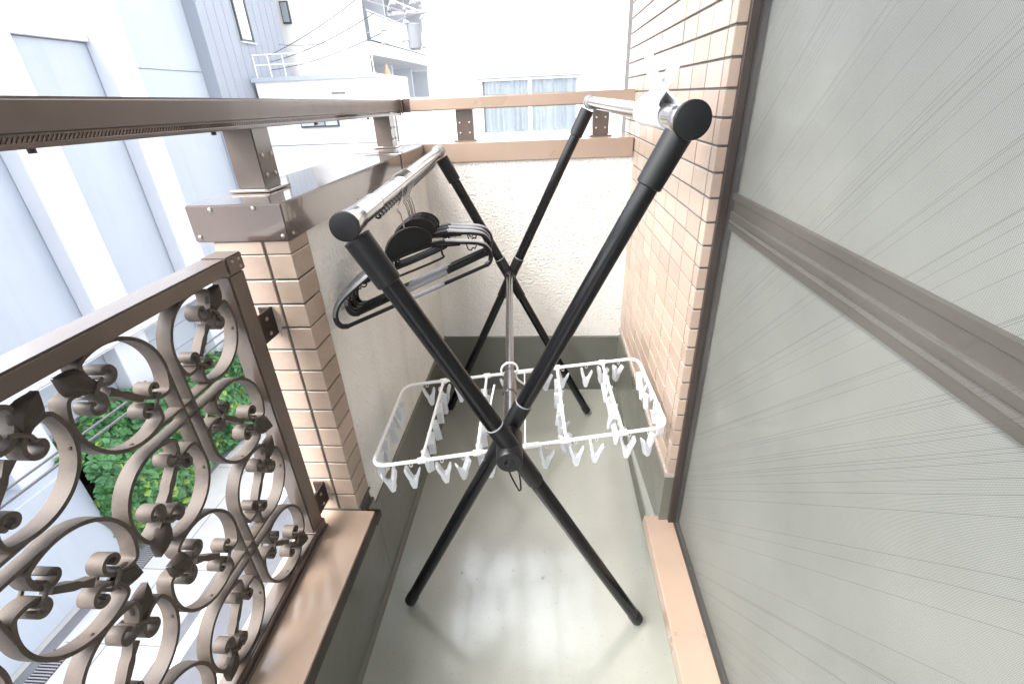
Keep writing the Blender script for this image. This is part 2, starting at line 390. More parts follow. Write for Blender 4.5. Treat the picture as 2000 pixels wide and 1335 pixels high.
# ------------------------------------------------------------------ handrail on short posts
hr = thing('handrail', 'bronze handrail running above the coping on short bolted posts', 'handrail', (-0.11, 1.5, 1.095))
z0, z1 = 1.2665, 1.2475         # the side run falls slightly towards the corner
def railseg(x0, x1, dz0, dz1, y0=-1.6, y1=2.062):
    m = MB()
    sl = lambda y: z0 + (z1-z0)*(y-0.35)/(2.0-0.35)
    vs = []
    for y in (y0, y1):
        for x, dz in ((x0, dz0), (x1, dz0), (x1, dz1), (x0, dz1)): vs.append((x, y, sl(y)+dz))
    return m.add(vs, [(3, 2, 1, 0), (4, 5, 6, 7), (0, 1, 5, 4), (1, 2, 6, 5), (2, 3, 7, 6), (3, 0, 4, 7)])
XR0, XR1 = -0.150, -0.076
r1 = railseg(XR0, XR1, -0.038, 0.0, y1=1.985).build('rail', 'rail', hr, bevel=0.004, bseg=3, smooth=True)
sub(railseg(XR0+0.004, XR1-0.005, -0.044, -0.0378, y1=1.985), 'ribbed_strip', 'bronze', r1)
sub(railseg(XR0, XR1+0.0005, -0.050, -0.0438, y1=1.985), 'lip', 'rail', r1, bevel=0.001)
rib = MB()
for i in range(300):
    y = 0.2 + i*0.0055; zz = z0 + (z1-z0)*(y-0.35)/1.65
    rib.obox((XR1-0.0045, y, zz-0.0438), (XR1-0.0045, y+0.006, zz-0.0378), 0.0012, up=(1, 0, 0))
sub(rib, 'ribs', 'bronze', r1)['kind'] = 'stuff'
r2 = MB().box(-0.070, W+0.004, 1.990, 2.062, 1.2062, 1.2502).build('rail', 'ledge', hr, bevel=0.004, bseg=3, smooth=True); r2['label'] = 'tan far run of the handrail'
MB().box(XR0-0.003, XR1+0.003, 1.955, 1.975, 1.196, 1.2515).build('joint_sleeve', 'bronze', hr, bevel=0.0015)
MB().box(XR0-0.001, -0.0705, 1.9755, 2.066, 1.1985, 1.2505).build('corner_joint', 'bronze', hr, bevel=0.003)
MB().box(-0.070, -0.045, 1.9885, 2.0635, 1.2042, 1.2522).build('joint_sleeve', 'bronze', hr, bevel=0.0015)
def post(cx, cy, wx, wy, ztop, side, m='rail'):
    p = MB().box(cx-wx/2, cx+wx/2, cy-wy/2, cy+wy/2, ZCT+0.006, ztop).build('post', m, hr, bevel=0.002, bseg=2, smooth=True)
    sub(MB().box(cx-wx/2-0.012, cx+wx/2+0.012, cy-wy/2-0.012, cy+wy/2+0.012, ZCT+0.0008, ZCT+0.006), 'base_plate', 'bronze', p, bevel=0.001)
    for a in (-1, 1):
        for b in (0.030, 0.066):
            if side == '+x': inst('screw', SCREW, p, (cx+wx/2, cy+a*wy*0.27, ZCT+b), RZ['+x'], (1, 1, 1), world=False)
            else: inst('screw', SCREW, p, (cx+a*wx*0.28, cy-wy/2, ZCT+b), RZ['-y'], (0.9, 0.9, 0.9), world=False)
post(-0.113, 1.000, 0.058, 0.060, 1.213, '+x'); post(-0.113, 1.865, 0.058, 0.060, 1.203, '+x')
post(-0.113, -0.6, 0.058, 0.060, 1.225, '+x')
post(0.155, 2.035, 0.066, 0.056, 1.207, '-y'); post(0.672, 2.035, 0.060, 0.056, 1.207, '-y')
# bolts under the rail
for y in (0.55, 0.86, 1.25, 1.62):
    zz = z0 + (z1-z0)*(y-0.35)/1.65 - 0.050
    MB().cyl((XR1-0.008, y, zz), (XR1-0.008, y, zz-0.005), 0.004, 10).build('bolt', 'bracket', hr)

# ------------------------------------------------------------------ ornamental railing
rl = thing('ornamental_railing', 'brown cast metal railing of scrolled rings and leaves beside the pillar', 'railing', (-0.085, 0.3, ZS))
XC = -0.080
RB = 0.0715
def half(sg):
    arc = [(RB*math.cos(R_(a)), RB*math.sin(R_(a))) for a in range(-66, 67, 11)]
    top = [(0.0195, 0.0672), (0.0110, 0.0590), (0.0064, 0.048), (0.0050, 0.036), (0.0080, 0.0265), (0.0165, 0.0205), (0.0260, 0.0235), (0.0288, 0.0330), (0.0230, 0.0395), (0.0175, 0.0355)]
    bot = [(0.0195, -0.0675), (0.0110, -0.0605), (0.0062, -0.053), (0.0050, -0.046), (0.0080, -0.0375), (0.0148, -0.0335), (0.0215, -0.0365), (0.0225, -0.0435), (0.0175, -0.0470)]
    P = [(a*sg, b) for a, b in bot[::-1]+arc+top]
    return [(p.x, p.y) for p in catmull([Vector((a, b, 0)) for a, b in P], 3)]
ring = MB()
for sg in (-1, 1): ring.strip(half(sg), 0.0052, -0.0112, 0.0112)
ring.prism([(-0.004, -0.033), (0.004, -0.033), (0.0052, -0.006), (0.0035, 0.002), (0.006, 0.018), (-0.006, 0.018), (-0.0035, 0.002), (-0.0052, -0.006)], 'x', -0.0075, 0.0075)
RING = ring.mesh('scroll_ring', 'cast', smooth=True, angle=50)
def collar(v, w_):
    m = MB(); P = [(0.0127, -w_, v-0.002), (0.0142, -w_*0.5, v+0.001), (0.0142, w_*0.5, v+0.001), (0.0127, w_, v-0.002)]
    m.tube(P, 0.0026, 8); m.tube([(-x, y, z) for x, y, z in P], 0.0026, 8)
    m.box(-0.0125, 0.0125, -w_-0.0016, -w_+0.0016, v-0.004, v+0.0006); m.box(-0.0125, 0.0125, w_-0.0016, w_+0.0016, v-0.004, v+0.0006)
    return m
COLL = [collar(0.041, 0.0125).mesh('collar', 'cast', smooth=True), collar(-0.0475, 0.0115).mesh('collar', 'cast', smooth=True)]
def leafmesh():
    # cast leaf: pointed oval with a raised midrib, base in the notch of the ring
    m = MB(); out = [(0.0022, 0.040), (0.0055, 0.046), (0.0115, 0.052), (0.0155, 0.058), (0.0168, 0.064), (0.0158, 0.070), (0.0125, 0.076), (0.0078, 0.081), (0.0035, 0.085), (0.0006, 0.0885)]
    rows = []
    for y, z in out:
        bul = 0.004*math.sin(math.pi*(z-0.040)/0.049)
        rows.append([(0.000+bul*0.2, -y, z), (0.004+bul, -y*0.5, z), (0.0035+bul*0.3, -y*0.06, z), (0.004+bul, y*0.5, z), (0.000+bul*0.2, y, z)])
    vs = [p for r in rows for p in r]; n = 5; k = len(rows)
    vs2 = [(x-0.005, y, z) for x, y, z in vs]
    fs = []
    for i in range(k-1):
        for q in range(n-1):
            a = i*n+q; fs.append((a, a+1, a+n+1, a+n)); b = a+k*n; fs.append((b+n, b+n+1, b+1, b))
        for q in (0, n-1):
            a = i*n+q; b = a+k*n; fs.append((a, a+n, b+n, b))
    fs.append(tuple((k-1)*n+q for q in range(n))+tuple((k-1)*n+k*n+q for q in range(n-1, -1, -1)))
    m.add(vs+vs2, fs)
    return m.mesh('leaf', 'leaf_dark', smooth=True, angle=60)
LEAF = leafmesh()
rivet = dome(0.0028, 0.0016, 8).mesh('rivet', 'leaf_dark')
units = [(0.590, 0.845), (0.590, 0.535), (0.278, 0.845), (0.278, 0.535), (-0.034, 0.845), (-0.034, 0.535), (-0.346, 0.845), (-0.346, 0.535)]
OFF = RB+0.0105
VBAR = MB().strip([(0, -0.078), (0, 0.078)], 0.0055, -0.0118, 0.0118).mesh('tie_bar', 'cast', bevel=0.0008)
HBAR = MB().strip([(-0.078, 0), (0.078, 0)], 0.0055, -0.0105, 0.0105).mesh('tie_bar', 'cast', bevel=0.0008)
LINK = MB().box(-0.0109, 0.0109, -0.010, 0.010, -0.0055, 0.0055).mesh('link', 'cast', bevel=0.0015)
for uy, uz in units:
    for sy, sz, ang in ((1, 1, -45), (-1, 1, 45), (-1, -1, 135), (1, -1, -135)):
        r = inst('scroll_ring', RING, rl, (XC, uy+sy*OFF, uz+sz*OFF), (R_(ang), 0, 0))
        for cm in COLL: inst('collar', cm, r, (0, 0, 0), world=False)
        inst('leaf', LEAF, r, (0.009, 0, 0), (0, R_(j(6)), 0), world=False)
        if uy > 0.2:
            for a in (30, -150):
                aa = R_(a)
                inst('rivet', rivet, r, (0.004, (RB-0.0027)*math.cos(aa), (RB-0.0027)*math.sin(aa)), (aa+R_(90), 0, 0), world=False)
    for s in (-1, 1):
        inst('tie_bar', VBAR, rl, (XC, uy+s*0.0105, uz)); inst('tie_bar', HBAR, rl, (XC, uy, uz+s*0.0105))
    for s in (-1, 1):
        inst('link', LINK, rl, (XC, uy+s*OFF, uz+0.1545)) if uz > 0.6 and False else None
        inst('link', LINK, rl, (XC, uy+s*OFF, uz-0.1555), scale=(1, 0.9, 0.55)) if uz > 0.6 else None
        inst('link', LINK, rl, (XC, uy-0.156, uz+s*OFF), (R_(90), 0, 0), (1, 0.9, 0.55))
ZR0, ZR1 = 1.000, 1.0255
tr_ = MB().box(XC-0.024, XC+0.020, -1.5, 0.755, ZR0, ZR1).build('top_rail', 'rail', rl, bevel=0.003, bseg=2, smooth=True)
MB().box(XC-0.0245, XC+0.0205, 0.7555, 0.800, ZR0-0.004, ZR1+0.001).build('corner_cap', 'rail', rl, bevel=0.002, bseg=2, smooth=True)
ps = MB().box(XC-0.019, XC+0.017, 0.7555, 0.7985, ZS+0.012, ZR0-0.0042).build('end_post', 'rail', rl, bevel=0.003, bseg=2, smooth=True)
MB().box(XC-0.017, XC+0.019, -1.5, 0.755, ZS+0.0075, ZS+0.0245).build('bottom_rail', 'rail', rl, bevel=0.003, bseg=2, smooth=True)
MB().box(XC-0.022, XC+0.024, -1.5, 0.802, ZS+0.0008, ZS+0.0075).build('bottom_rail_foot', 'rail', rl, bevel=0.001)
MB().box(XC-0.021, XC+0.021, 0.7545, 0.801, ZS+0.0077, ZS+0.030).build('post_foot', 'rail', rl, bevel=0.003)
for y, z in ((0.769, ZR0+0.017), (0.787, ZR0+0.017), (0.787, ZR0+0.004)):
    inst('screw', SCREW, rl, (XC+0.0205, y, z), RZ['+x'], (0.75, 0.75, 0.75))
for zc in (0.872, 0.418):
    b = MB(); b.box(XC-0.012, XC+0.009, 0.7988, 0.8505, zc-0.003, zc+0.001); b.box(XC+0.009, XC+0.0125, 0.7988, 0.8505, zc-0.029, zc+0.029); b.box(XC-0.014, XC+0.0127, 0.846, 0.8505, zc-0.0285, zc+0.0285)
    b = b.build('wall_bracket', 'bracket', rl, bevel=0.0006)
    for dz in (-0.016, 0.014): inst('screw', SCREW, b, (XC+0.0125, 0.824, zc+dz), RZ['+x'], world=False)
    sm = MB(); pts = []
    for i in range(14):
        a = 2*math.pi*i/14; rr = 1+0.25*math.sin(3*a+zc*9)
        pts.append((XC+0.0155+0.0055*math.cos(a)*rr, zc-0.004+0.030*math.sin(a)*rr))
    sm.prism(pts, 'y', YP-0.0009, YP+0.0006); sub(sm, 'sealant_smear', 'sealant', b)

# ------------------------------------------------------------------ tiled wall on the right
tw = thing('tiled_wall', 'tall tan tiled wall with green skirting beside the screen door', 'wall', (0.9, 1.5, 0))
MB().box(W+0.0035, W+0.20, YE+0.0035, 2.30, 0.2, 2.52).build('core', 'grout', tw)
sk = MB().prism([(YE-0.002, Z_SILL-0.02), (D+0.1, -0.02), (D+0.1, Z_UP), (D-0.01, Z_UP), (YE-0.002, Z_UPR)], 'x', W-0.006, W+0.06)
sk.build('skirting', 'skirt', tw)
MB().prism([(W-0.018, 0.0006), (W-0.005, -0.004), (W-0.005, 0.012), (W-0.008, 0.011)], 'y', 0.2, D-0.008).build('coving', 'skirt', tw, smooth=True)
PR = 0.0482; ZB = 0.325
cols = [1.058, 1.157, 1.263, 1.376, 1.492, 1.608, 1.722, 1.836, 1.950, 2.064, 2.178]
TW = MB().box(-0.5, 0.5, -(PR-0.0045)/2, (PR-0.0045)/2, -0.008, 0).mesh('tile', 'tile', bevel=0.0011)
CW = ltile('corner_tile', 0.045, 0.0305, PR-0.0045, -1)
top_rows = 29
for k in range(top_rows):
    zc = ZB + (k+0.5)*PR
    inst('corner_tile', CW, tw, (W+j(.0003), YE+j(.0003), zc), (0, 0, j(.003)))
    for a, b in zip(cols[:-1], cols[1:]):
        if a > 2.0 and zc < 1.0: continue
        inst('tile', TW, tw, (W+j(.0004), (a+b)/2, zc), (R_(90)+j(.003), 0, R_(-90)+j(.004)), (b-a-0.0045, 1, 1))
up = MB()
for k in range(top_rows, 45):
    z_ = ZB+k*PR
    for a, b in zip([YE]+cols[:-1], cols): up.box(W, W+0.008, a+0.002, b-0.002, z_+0.002, z_+PR-0.002)
up.build('upper_tiles', 'tile', tw)['kind'] = 'stuff'
MB().box(W-0.0055, W+0.05, YE-0.0015, D-0.01, Z_UPR-0.001, ZB+0.001).build('base_joint', 'sealant', tw)

# ------------------------------------------------------------------ sliding door and insect screen
dr = thing('sliding_door', 'bronze framed frosted glass balcony door behind the insect screen', 'door', (0.86, 0, 0.15))
MB().box(0.8075, 0.8235, YE-0.012, YE-0.001, Z_SILL+0.001, 2.3).build('jamb', 'door_metal', dr, bevel=0.001)
MB().box(0.824, 0.93, YE-0.004, YE+0.0, Z_SILL+0.001, 2.3).build('jamb_return', 'door_metal', dr)
MB().prism([(0.742, Z_SILL-0.03), (0.745, Z_SILL-0.002), (0.747, Z_SILL), (0.818, Z_SILL+0.003), (0.96, Z_SILL+0.003), (0.96, Z_SILL-0.03)], 'y', YN, YE+0.014).build('door_sill', 'ledge', dr, bevel=0.001)
MB().box(W-0.006, W+0.15, YN, YE-0.0025, -0.02, Z_SILL-0.031).build('kerb', 'skirt', dr)
MB().box(0.838, 0.842, -1.6, YE-0.005, Z_SILL+0.0035, 2.28).build('glass_pane', 'glass', dr)
mr = MB().prism([(0.829, 0.992), (0.8375, 0.992), (0.8375, 1.060), (0.829, 1.060), (0.829, 1.049), (0.8335, 1.046), (0.8335, 1.027), (0.829, 1.023), (0.829, 1.014), (0.833, 1.011), (0.833, 1.004), (0.829, 1.002)], 'y', -1.6, YE-0.0062)
mr = mr.build('middle_rail', 'midrail', dr)
for z_a, z_b in ((1.0235, 1.0265), (1.0045, 1.0105)): sub(MB().box(0.8292, 0.8332, -1.6, YE-0.0065, z_a, z_b), 'rail_highlight', 'railhighlight', mr)  # highlight stripes of the ridged rail, put in as lighter strips
MB().box(0.829, 0.8375, YE-0.012, YE-0.0063, Z_SILL+0.004, 0.9915).build('stile', 'midrail', dr)
MB().box(0.829, 0.8375, YE-0.012, YE-0.0063, 1.0605, 2.28).build('stile', 'midrail', dr)
MB().box(0.81, 1.2, YN, YE+0.0, 2.3, 2.515).build('lintel', 'white_wall', dr)
sc = thing('insect_screen', 'fine grey mesh insect screen filling the right side', 'screen', (DX, 0, 0.15))
MB().add([(DX, -1.5, Z_SILL+0.008), (DX, YE-0.015, Z_SILL+0.008), (DX, YE-0.015, 2.27), (DX, -1.5, 2.27)], [(0, 1, 2, 3)]).build('mesh_panel', 'mesh', sc)
MB().box(DX-0.003, DX+0.010, YE-0.0158, YE-0.0122, Z_SILL+0.004, 2.28).build('edge_gasket', 'gasket', sc)
MB().box(DX-0.005, DX+0.010, -1.5, YE-0.016, Z_SILL+0.0032, Z_SILL+0.0085).build('bottom_track', 'gasket', sc)

# ------------------------------------------------------------------ drying rack
rk = thing('drying_rack', 'folding X-frame laundry drying rack with black legs and steel poles', 'drying rack', (0.37, 1.28, 0))
def V(*a): return Vector(a)
def leg(foot, top, hub, yoff, cut, name='leg'):
    foot = V(*foot); top = V(*top)
    d = (top-foot).normalized(); h = foot + d*((V(*hub)-foot).dot(d))
    lo = MB(); lo.tube([foot+d*0.004, foot+d*0.05, h-d*0.03], [0.0148, 0.0152, 0.0155], 20)
    l = lo.build('lower_leg', 'black', rk, smooth=True)
    ft = MB(); ft.tube([foot-d*0.002+V(0, 0, 0.001), foot+d*0.004, foot+d*0.03, foot+d*0.034], [0.012, 0.0165, 0.0165, 0.0155], 20); sub(ft, 'foot_cap', 'blackp', l, smooth=True)
    upm = MB(); upm.tube([h+d*0.03, top-d*0.05], 0.0172, 20); u = upm.build('upper_leg', 'black', rk, smooth=True)
    sl = MB(); sl.tube([h-d*0.10, h-d*0.098, h+d*0.068, h+d*0.07], [0.0168, 0.0180, 0.0198, 0.0188], 20); sub(sl, 'pivot_sleeve', 'blackp', u, smooth=True)
    rg = MB(); rg.tube([h+d*0.0702, h+d*0.0722], [0.0190, 0.0184], 20); sub(rg, 'sleeve_rim', 'grey_rubber', u, smooth=True)
    so_ = MB(); so_.tube([top-d*0.105, top-d*0.103, top-d*0.02], [0.0195, 0.0215, 0.0225], 20); sub(so_, 'top_socket', 'blackp', u, smooth=True)
    return d
NL, NR = (0.166, 0.738, 1.078), (0.677, 0.826, 1.200)
FL, FR = (0.101, 1.735, 1.083), (0.608, 1.735, 1.214)
NH = (0.3895, 0.783, 0.616); FH = (0.325, 1.737, 0.645)
leg((0.700, 0.815, 0.013), NL, NH, 0, 0); leg((0.083, 0.843, 0.013), (NR[0], 0.842, NR[2]), NH, 0, 0)
leg((0.640, 1.730, 0.013), FL, FH, 0, 0); leg((0.029, 1.750, 0.013), (FR[0], 1.742, FR[2]), FH, 0, 0)
def bar(a, b, r_cap, main):
    a = V(*a); b = V(*b); d = (b-a).normalized()
    p = MB(); p.tube([a+d*0.01, b-d*0.02], 0.0160, 28); o = p.build('top_pole', 'steel', rk, smooth=True)
    e = MB(); e.tube([a-d*0.020, a-d*0.0195, a-d*0.018, a-d*0.012], [r_cap-0.0025, r_cap-0.0008, r_cap, r_cap], 32); sub(e, 'end_cap', 'blackp', o, smooth=True)
    e = MB(); e.tube([a-d*0.0119, a+d*0.040, a+d*0.042], [r_cap-0.0005, 0.0200, 0.0190], 32); sub(e, 'pole_socket', 'steel', o, smooth=True)
    e = MB(); e.tube([a+d*0.0421, a+d*0.150, a+d*0.1515], [0.0182, 0.0182, 0.0165], 28); sub(e, 'outer_tube', 'steel', o, smooth=True)
    e = MB(); e.tube([a+d*0.1516, a+d*0.153], [0.0184, 0.0170], 28); sub(e, 'tube_rim', 'blackp', o, smooth=True)
    e = MB(); e.tube([b-d*0.03, b-d*0.028, b+d*0.018, b+d*0.02], [0.0175, 0.0205, 0.0205, 0.018], 24); sub(e, 'far_socket', 'grey_rubber' if main else 'steel', o, smooth=True)
    e = MB(); e.tube([b-d*0.012, b-d*0.006], 0.0212, 24); sub(e, 'far_ring', 'blackp', o, smooth=True)
    return a, b, d, o
a, b, d, lpole = bar((0.166, 0.738, 1.082), (0.101, 1.735, 1.086), 0.0225, True)
# wavy hook strip below the left pole
hs_ = MB(); pts = []
n = 31; 
for i in range(n*8+1):
    t = 0.16 + 0.70*i/(n*8); ph = 2*math.pi*i/8
    p = a + (b-a)*t
    pts.append(p + V(0.0055*math.cos(ph), 0.004*math.sin(2*ph), -0.0235-0.0062*math.sin(ph)))
hs_.tube(pts, 0.0021, 6); sub(hs_, 'hook_strip', 'blackp', lpole, smooth=True)
hs2 = MB(); hs2.tube([q+V(0.003, 0.003, 0.0028) for q in pts], 0.0016, 6); sub(hs2, 'hook_strip_edge', 'grey_rubber', lpole, smooth=True)
ra, rb, rd, rpole = bar((0.677, 0.826, 1.203), (0.608, 1.735, 1.217), 0.0275, True)
m_a = V(0.389, 0.797, 0.616); m_b = V(0.325, 1.735, 0.650); md = (m_b-m_a).normalized()
mp = MB().tube([m_a, m_b], 0.0115, 24).build('middle_pole', 'steeld', rk, smooth=True)
sub(MB().tube([m_a+md*0.005, m_a+md*0.17], 0.0145, 24), 'inner_sleeve', 'steeld', mp, smooth=True)
sub(MB().tube([m_a+md*0.165, m_a+md*0.166, m_a+md*0.19, m_a+md*0.25], [0.0145, 0.0168, 0.0168, 0.0145], 24), 'lock_collar', 'steeld', mp, smooth=True)
hub = MB().tube([V(*NH)-md*0.046, V(*NH)-md*0.0455, V(*NH)-md*0.043, V(*NH)-md*0.020, V(*NH)+md*0.035], [0.020, 0.0235, 0.0255, 0.0265, 0.0265], 32).build('pivot_hub', 'blackp', rk, smooth=True)
sub(MB().tube([V(*NH)-md*0.0470, V(*NH)-md*0.0455], [0.0085, 0.011], 20), 'hub_button', 'black', hub, smooth=True)
MB().tube([V(*FH)-md*0.035, V(*FH)-md*0.030, V(*FH)+md*0.03], [0.016, 0.0195, 0.0205], 24).build('pivot_hub', 'blackp', rk, smooth=True)
loop = [(0.372, 0.872, 0.60), (0.353, 0.905, 0.545), (0.373, 0.890, 0.455), (0.394, 0.883, 0.402), (0.3985, 0.882, 0.398), (0.4015, 0.883, 0.407), (0.398, 0.886, 0.455), (0.388, 0.89, 0.54), (0.386, 0.885, 0.60)]
lo_ = MB().tube(catmull(loop, 5), 0.0020, 8); lo_.build('locking_loop', 'blackp', rk, smooth=True)
MB().tube([(0.338, 1.0, 0.625), (0.330, 0.965, 0.59), (0.350, 0.915, 0.545)], 0.0023, 8).build('stay_rod', 'white_tube', rk, smooth=True)

# ------------------------------------------------------------------ hangers
def make_hanger(label):
    t = thing('coat_hanger', label, 'hanger', group='black hangers on the left pole')
    # hub: half moon plate, origin at the wire base
    hm = MB(); P = [(0.062*math.cos(R_(a)), -0.046+0.046*math.sin(R_(a))) for a in range(8, 173, 12)]
    hm.prism(P+[(-0.058, -0.050), (0.058, -0.050)], 'y', -0.0035, 0.0035); hm.build('centre_plate', 'blackp', t, False, bevel=0.001)
    arm_c = [(-0.05, -0.056), (-0.09, -0.061), (-0.125, -0.073), (-0.165, -0.087), (-0.195, -0.102), (-0.211, -0.121), (-0.215, -0.140), (-0.209, -0.154), (-0.196, -0.160)]
    body = MB(); full = [(x, z) for x, z in arm_c[::-1]] + [(0.0, -0.054)] + [(-x, z) for x, z in arm_c]
    path = catmull([V(x, 0, z) for x, z in full], 5)
    # flat section: wider across than tall in the shoulders
    vs = []; fs = []; N = len(path); K = 8
    for i, p in enumerate(path):
        tdir = (path[min(i+1, N-1)]-path[max(i-1, 0)]).normalized(); nn = V(-tdir.z, 0, tdir.x)
        s_sh = max(0, 1-abs(abs(p.x)-0.15)/0.10); wy = 0.0048+0.0040*s_sh; wz = 0.0062
        for k in range(K):
            th = 2*math.pi*k/K; vs.append(p+V(0, wy*math.cos(th), 0)+nn*wz*math.sin(th))
    for i in range(N-1):
        for k in range(K): fs.append((i*K+k, i*K+(k+1) % K, (i+1)*K+(k+1) % K, (i+1)*K+k))
    body.add(vs, fs); body.build('shoulders', 'blackp', t, False, smooth=True)
    for sg in (-1, 1):
        gp = [p for p in path if 0.085 < p.x*sg < 0.2145 and p.z > -0.132]
        sv = []; sf = []
        for i, p in enumerate(gp):
            tdir = (gp[min(i+1, len(gp)-1)]-gp[max(i-1, 0)]).normalized(); nn = V(-tdir.z, 0, tdir.x)
            s_sh = max(0, 1-abs(abs(p.x)-0.15)/0.10); wy = 0.0048+0.0040*s_sh+0.0007
            for th in (15, 50, 90, 130, 165): sv.append(p+V(0, wy*math.cos(R_(th)), 0)+nn*0.0070*math.sin(R_(th)))
        for i in range(len(gp)-1):
            for k in range(4): sf.append((i*5+k, i*5+k+1, (i+1)*5+k+1, (i+1)*5+k))
        MB().add(sv, sf).build('grip_strip', 'grey_rubber', t, False, smooth=True)
        hk = [V(sg*0.150, 0, -0.086), V(sg*0.152, 0, -0.100), V(sg*0.159, 0, -0.106), V(sg*0.167, 0, -0.102), V(sg*0.172, 0, -0.106), V(sg*0.178, 0, -0.100)]
        MB().tube(catmull(hk, 4), 0.0016, 6).build('strap_hook', 'blackp', t, False, smooth=True)
        MB().obox((sg*0.055, 0, -0.0610), (sg*0.13, 0, -0.0815), 0.004, up=(0, 1, 0), h=0.008).build('rib', 'blackp', t, False)
    MB().tube([V(-0.197, 0, -0.160), V(0.197, 0, -0.160)], 0.0048, 8).build('trouser_bar', 'blackp', t, False, smooth=True)
    MB().tube([V(-0.062, 0, -0.160), V(0.062, 0, -0.160)], 0.0056, 8).build('bar_grip', 'grey_rubber', t, False, smooth=True)
    MB().tube(catmull([V(-0.076, 0, -0.06), V(-0.078, 0, -0.088), V(-0.068, 0, -0.097), V(0.068, 0, -0.097), V(0.078, 0, -0.088), V(0.076, 0, -0.06)], 4), 0.0026, 6).build('accessory_bar', 'blackp', t, False, smooth=True)
    wr = [V(0, 0, -0.004), V(0.001, 0, 0.030), V(-0.004, 0, 0.044), V(0.008, 0, 0.058), V(0.0165, 0, 0.069)]
    cz = 0.084; 
    for a in range(-15, 200, 18): wr.append(V(0.0195*math.cos(R_(a)), 0, cz+0.0195*math.sin(R_(a))))
    MB().tube(catmull(wr, 3), 0.0016, 8).build('wire_hook', 'steel', t, False, smooth=True)
    return t
def pole_at(a, b, y):
    t = (y-a.y)/(b.y-a.y); return a+(b-a)*t
hang0 = make_hanger('black hanger with silver grips hanging lowest, nearest the camera')
front_y = 1.045; p = pole_at(a, b, front_y)

def hang(o, y, drop, yaw, swing, lean):
    # the hook bears on the pole; the hanger swings about that point
    p = pole_at(a, b, y) + V(0, 0, drop)
    Rm = Matrix.Rotation(R_(yaw), 4, 'Z') @ Matrix.Rotation(R_(swing), 4, 'Y') @ Matrix.Rotation(R_(lean), 4, 'X')
    o.matrix_basis = Matrix.Translation(p) @ Rm @ Matrix.Translation(V(0, 0, -0.084)) @ Matrix.Diagonal((0.96, 1, 1, 1))
hang(hang0, front_y, -0.004, 41.0, -8, 0)
labels = ['black hanger at the front of the bunched row behind the lowest hanger', 'second black hanger of the bunched row on the left pole', 'third black hanger, middle of the bunched row', 'fourth black hanger of the bunched row on the left pole', 'rearmost black hanger of the bunched row, closest to the far wall']
for i, lb in enumerate(labels):
    h = copy_tree(hang0); h['label'] = lb
    y = 1.110+0.0165*i
    hang(h, y, -0.001, 43+j(0.8)+i*0.3, -8+j(0.6), j(0.5))

# ------------------------------------------------------------------ big comb-jawed clip clamped on the right pole
yc_ = 1.000; pc_ = pole_at(ra, rb, yc_)
fc = thing('quilt_clip', 'large white plastic quilt clip with comb jaws clamped on the right pole', 'clip', pc_, R_(4.3))
fc.rotation_euler = (0, R_(3), R_(4.3))
def ribbon(path, ws, t, y0=0.0):
    # strip following (x,z) points with its own width along y at every point
    m = MB(); n_ = len(path); vs = []; fs = []
    for i_ in range(n_):
        dd = (path[min(i_+1, n_-1)]-path[max(i_-1, 0)]).normalized(); nn = V(-dd.z, 0, dd.x); w2 = ws[i_]/2
        for q_, sy in ((1, -1), (1, 1), (-1, 1), (-1, -1)): vs.append(path[i_]+nn*q_*t/2+V(0, y0+sy*w2, 0))
    for i_ in range(n_-1):
        for q_ in range(4): fs.append((i_*4+q_, i_*4+(q_+1) % 4, i_*4+4+(q_+1) % 4, i_*4+4+q_))
    fs += [(0, 1, 2, 3), tuple(4*(n_-1)+q_ for q_ in (3, 2, 1, 0))]
    return m.add(vs, fs)
for sg in (-1, 1):
    up_path = catmull([V(sg*0.0200, 0, 0.010), V(sg*0.0165, 0, 0.020), V(sg*0.0075, 0, 0.030), V(-sg*0.002, 0, 0.040), V(-sg*0.012, 0, 0.056), V(-sg*0.022, 0, 0.078), V(-sg*0.026, 0, 0.092), V(-sg*0.029, 0, 0.099)], 3)
    N_ = len(up_path); ws = []
    for i_ in range(N_):
        t_ = i_/(N_-1); ws.append(0.160-0.090*min(1, t_/0.55)**0.9 - 0.036*max(0, (t_-0.55)/0.45) if t_ < 0.96 else 0.022)
    if sg > 0: ws = [w_-0.004 for w_ in ws]
    hd = ribbon(up_path, ws, 0.0042).build('handle', 'peg', fc, False, bevel=0.0008)
    jp = [V(sg*0.0205*math.cos(R_(q)), 0, 0.0205*math.sin(R_(q))) for q in range(-82, 37, 9)]
    for f_ in range(8):
        ribbon(jp, [0.0125]*3+[0.0150]*(len(jp)-3), 0.0040, -0.070+f_*0.020).build('jaw_finger', 'peg', fc, False, bevel=0.0006)
    for f_ in (-1, 1):
        sub(ribbon([p_+V(sg*0.0026, 0, 0.0012) for p_ in up_path[6:-3]], [0.004]*(N_-9), 0.003, f_*0.012), 'rib', 'peg', hd)
MB().cyl((0, -0.028, 0.0385), (0, 0.028, 0.0385), 0.0048, 14).build('spring', 'steel', fc, False, smooth=True)

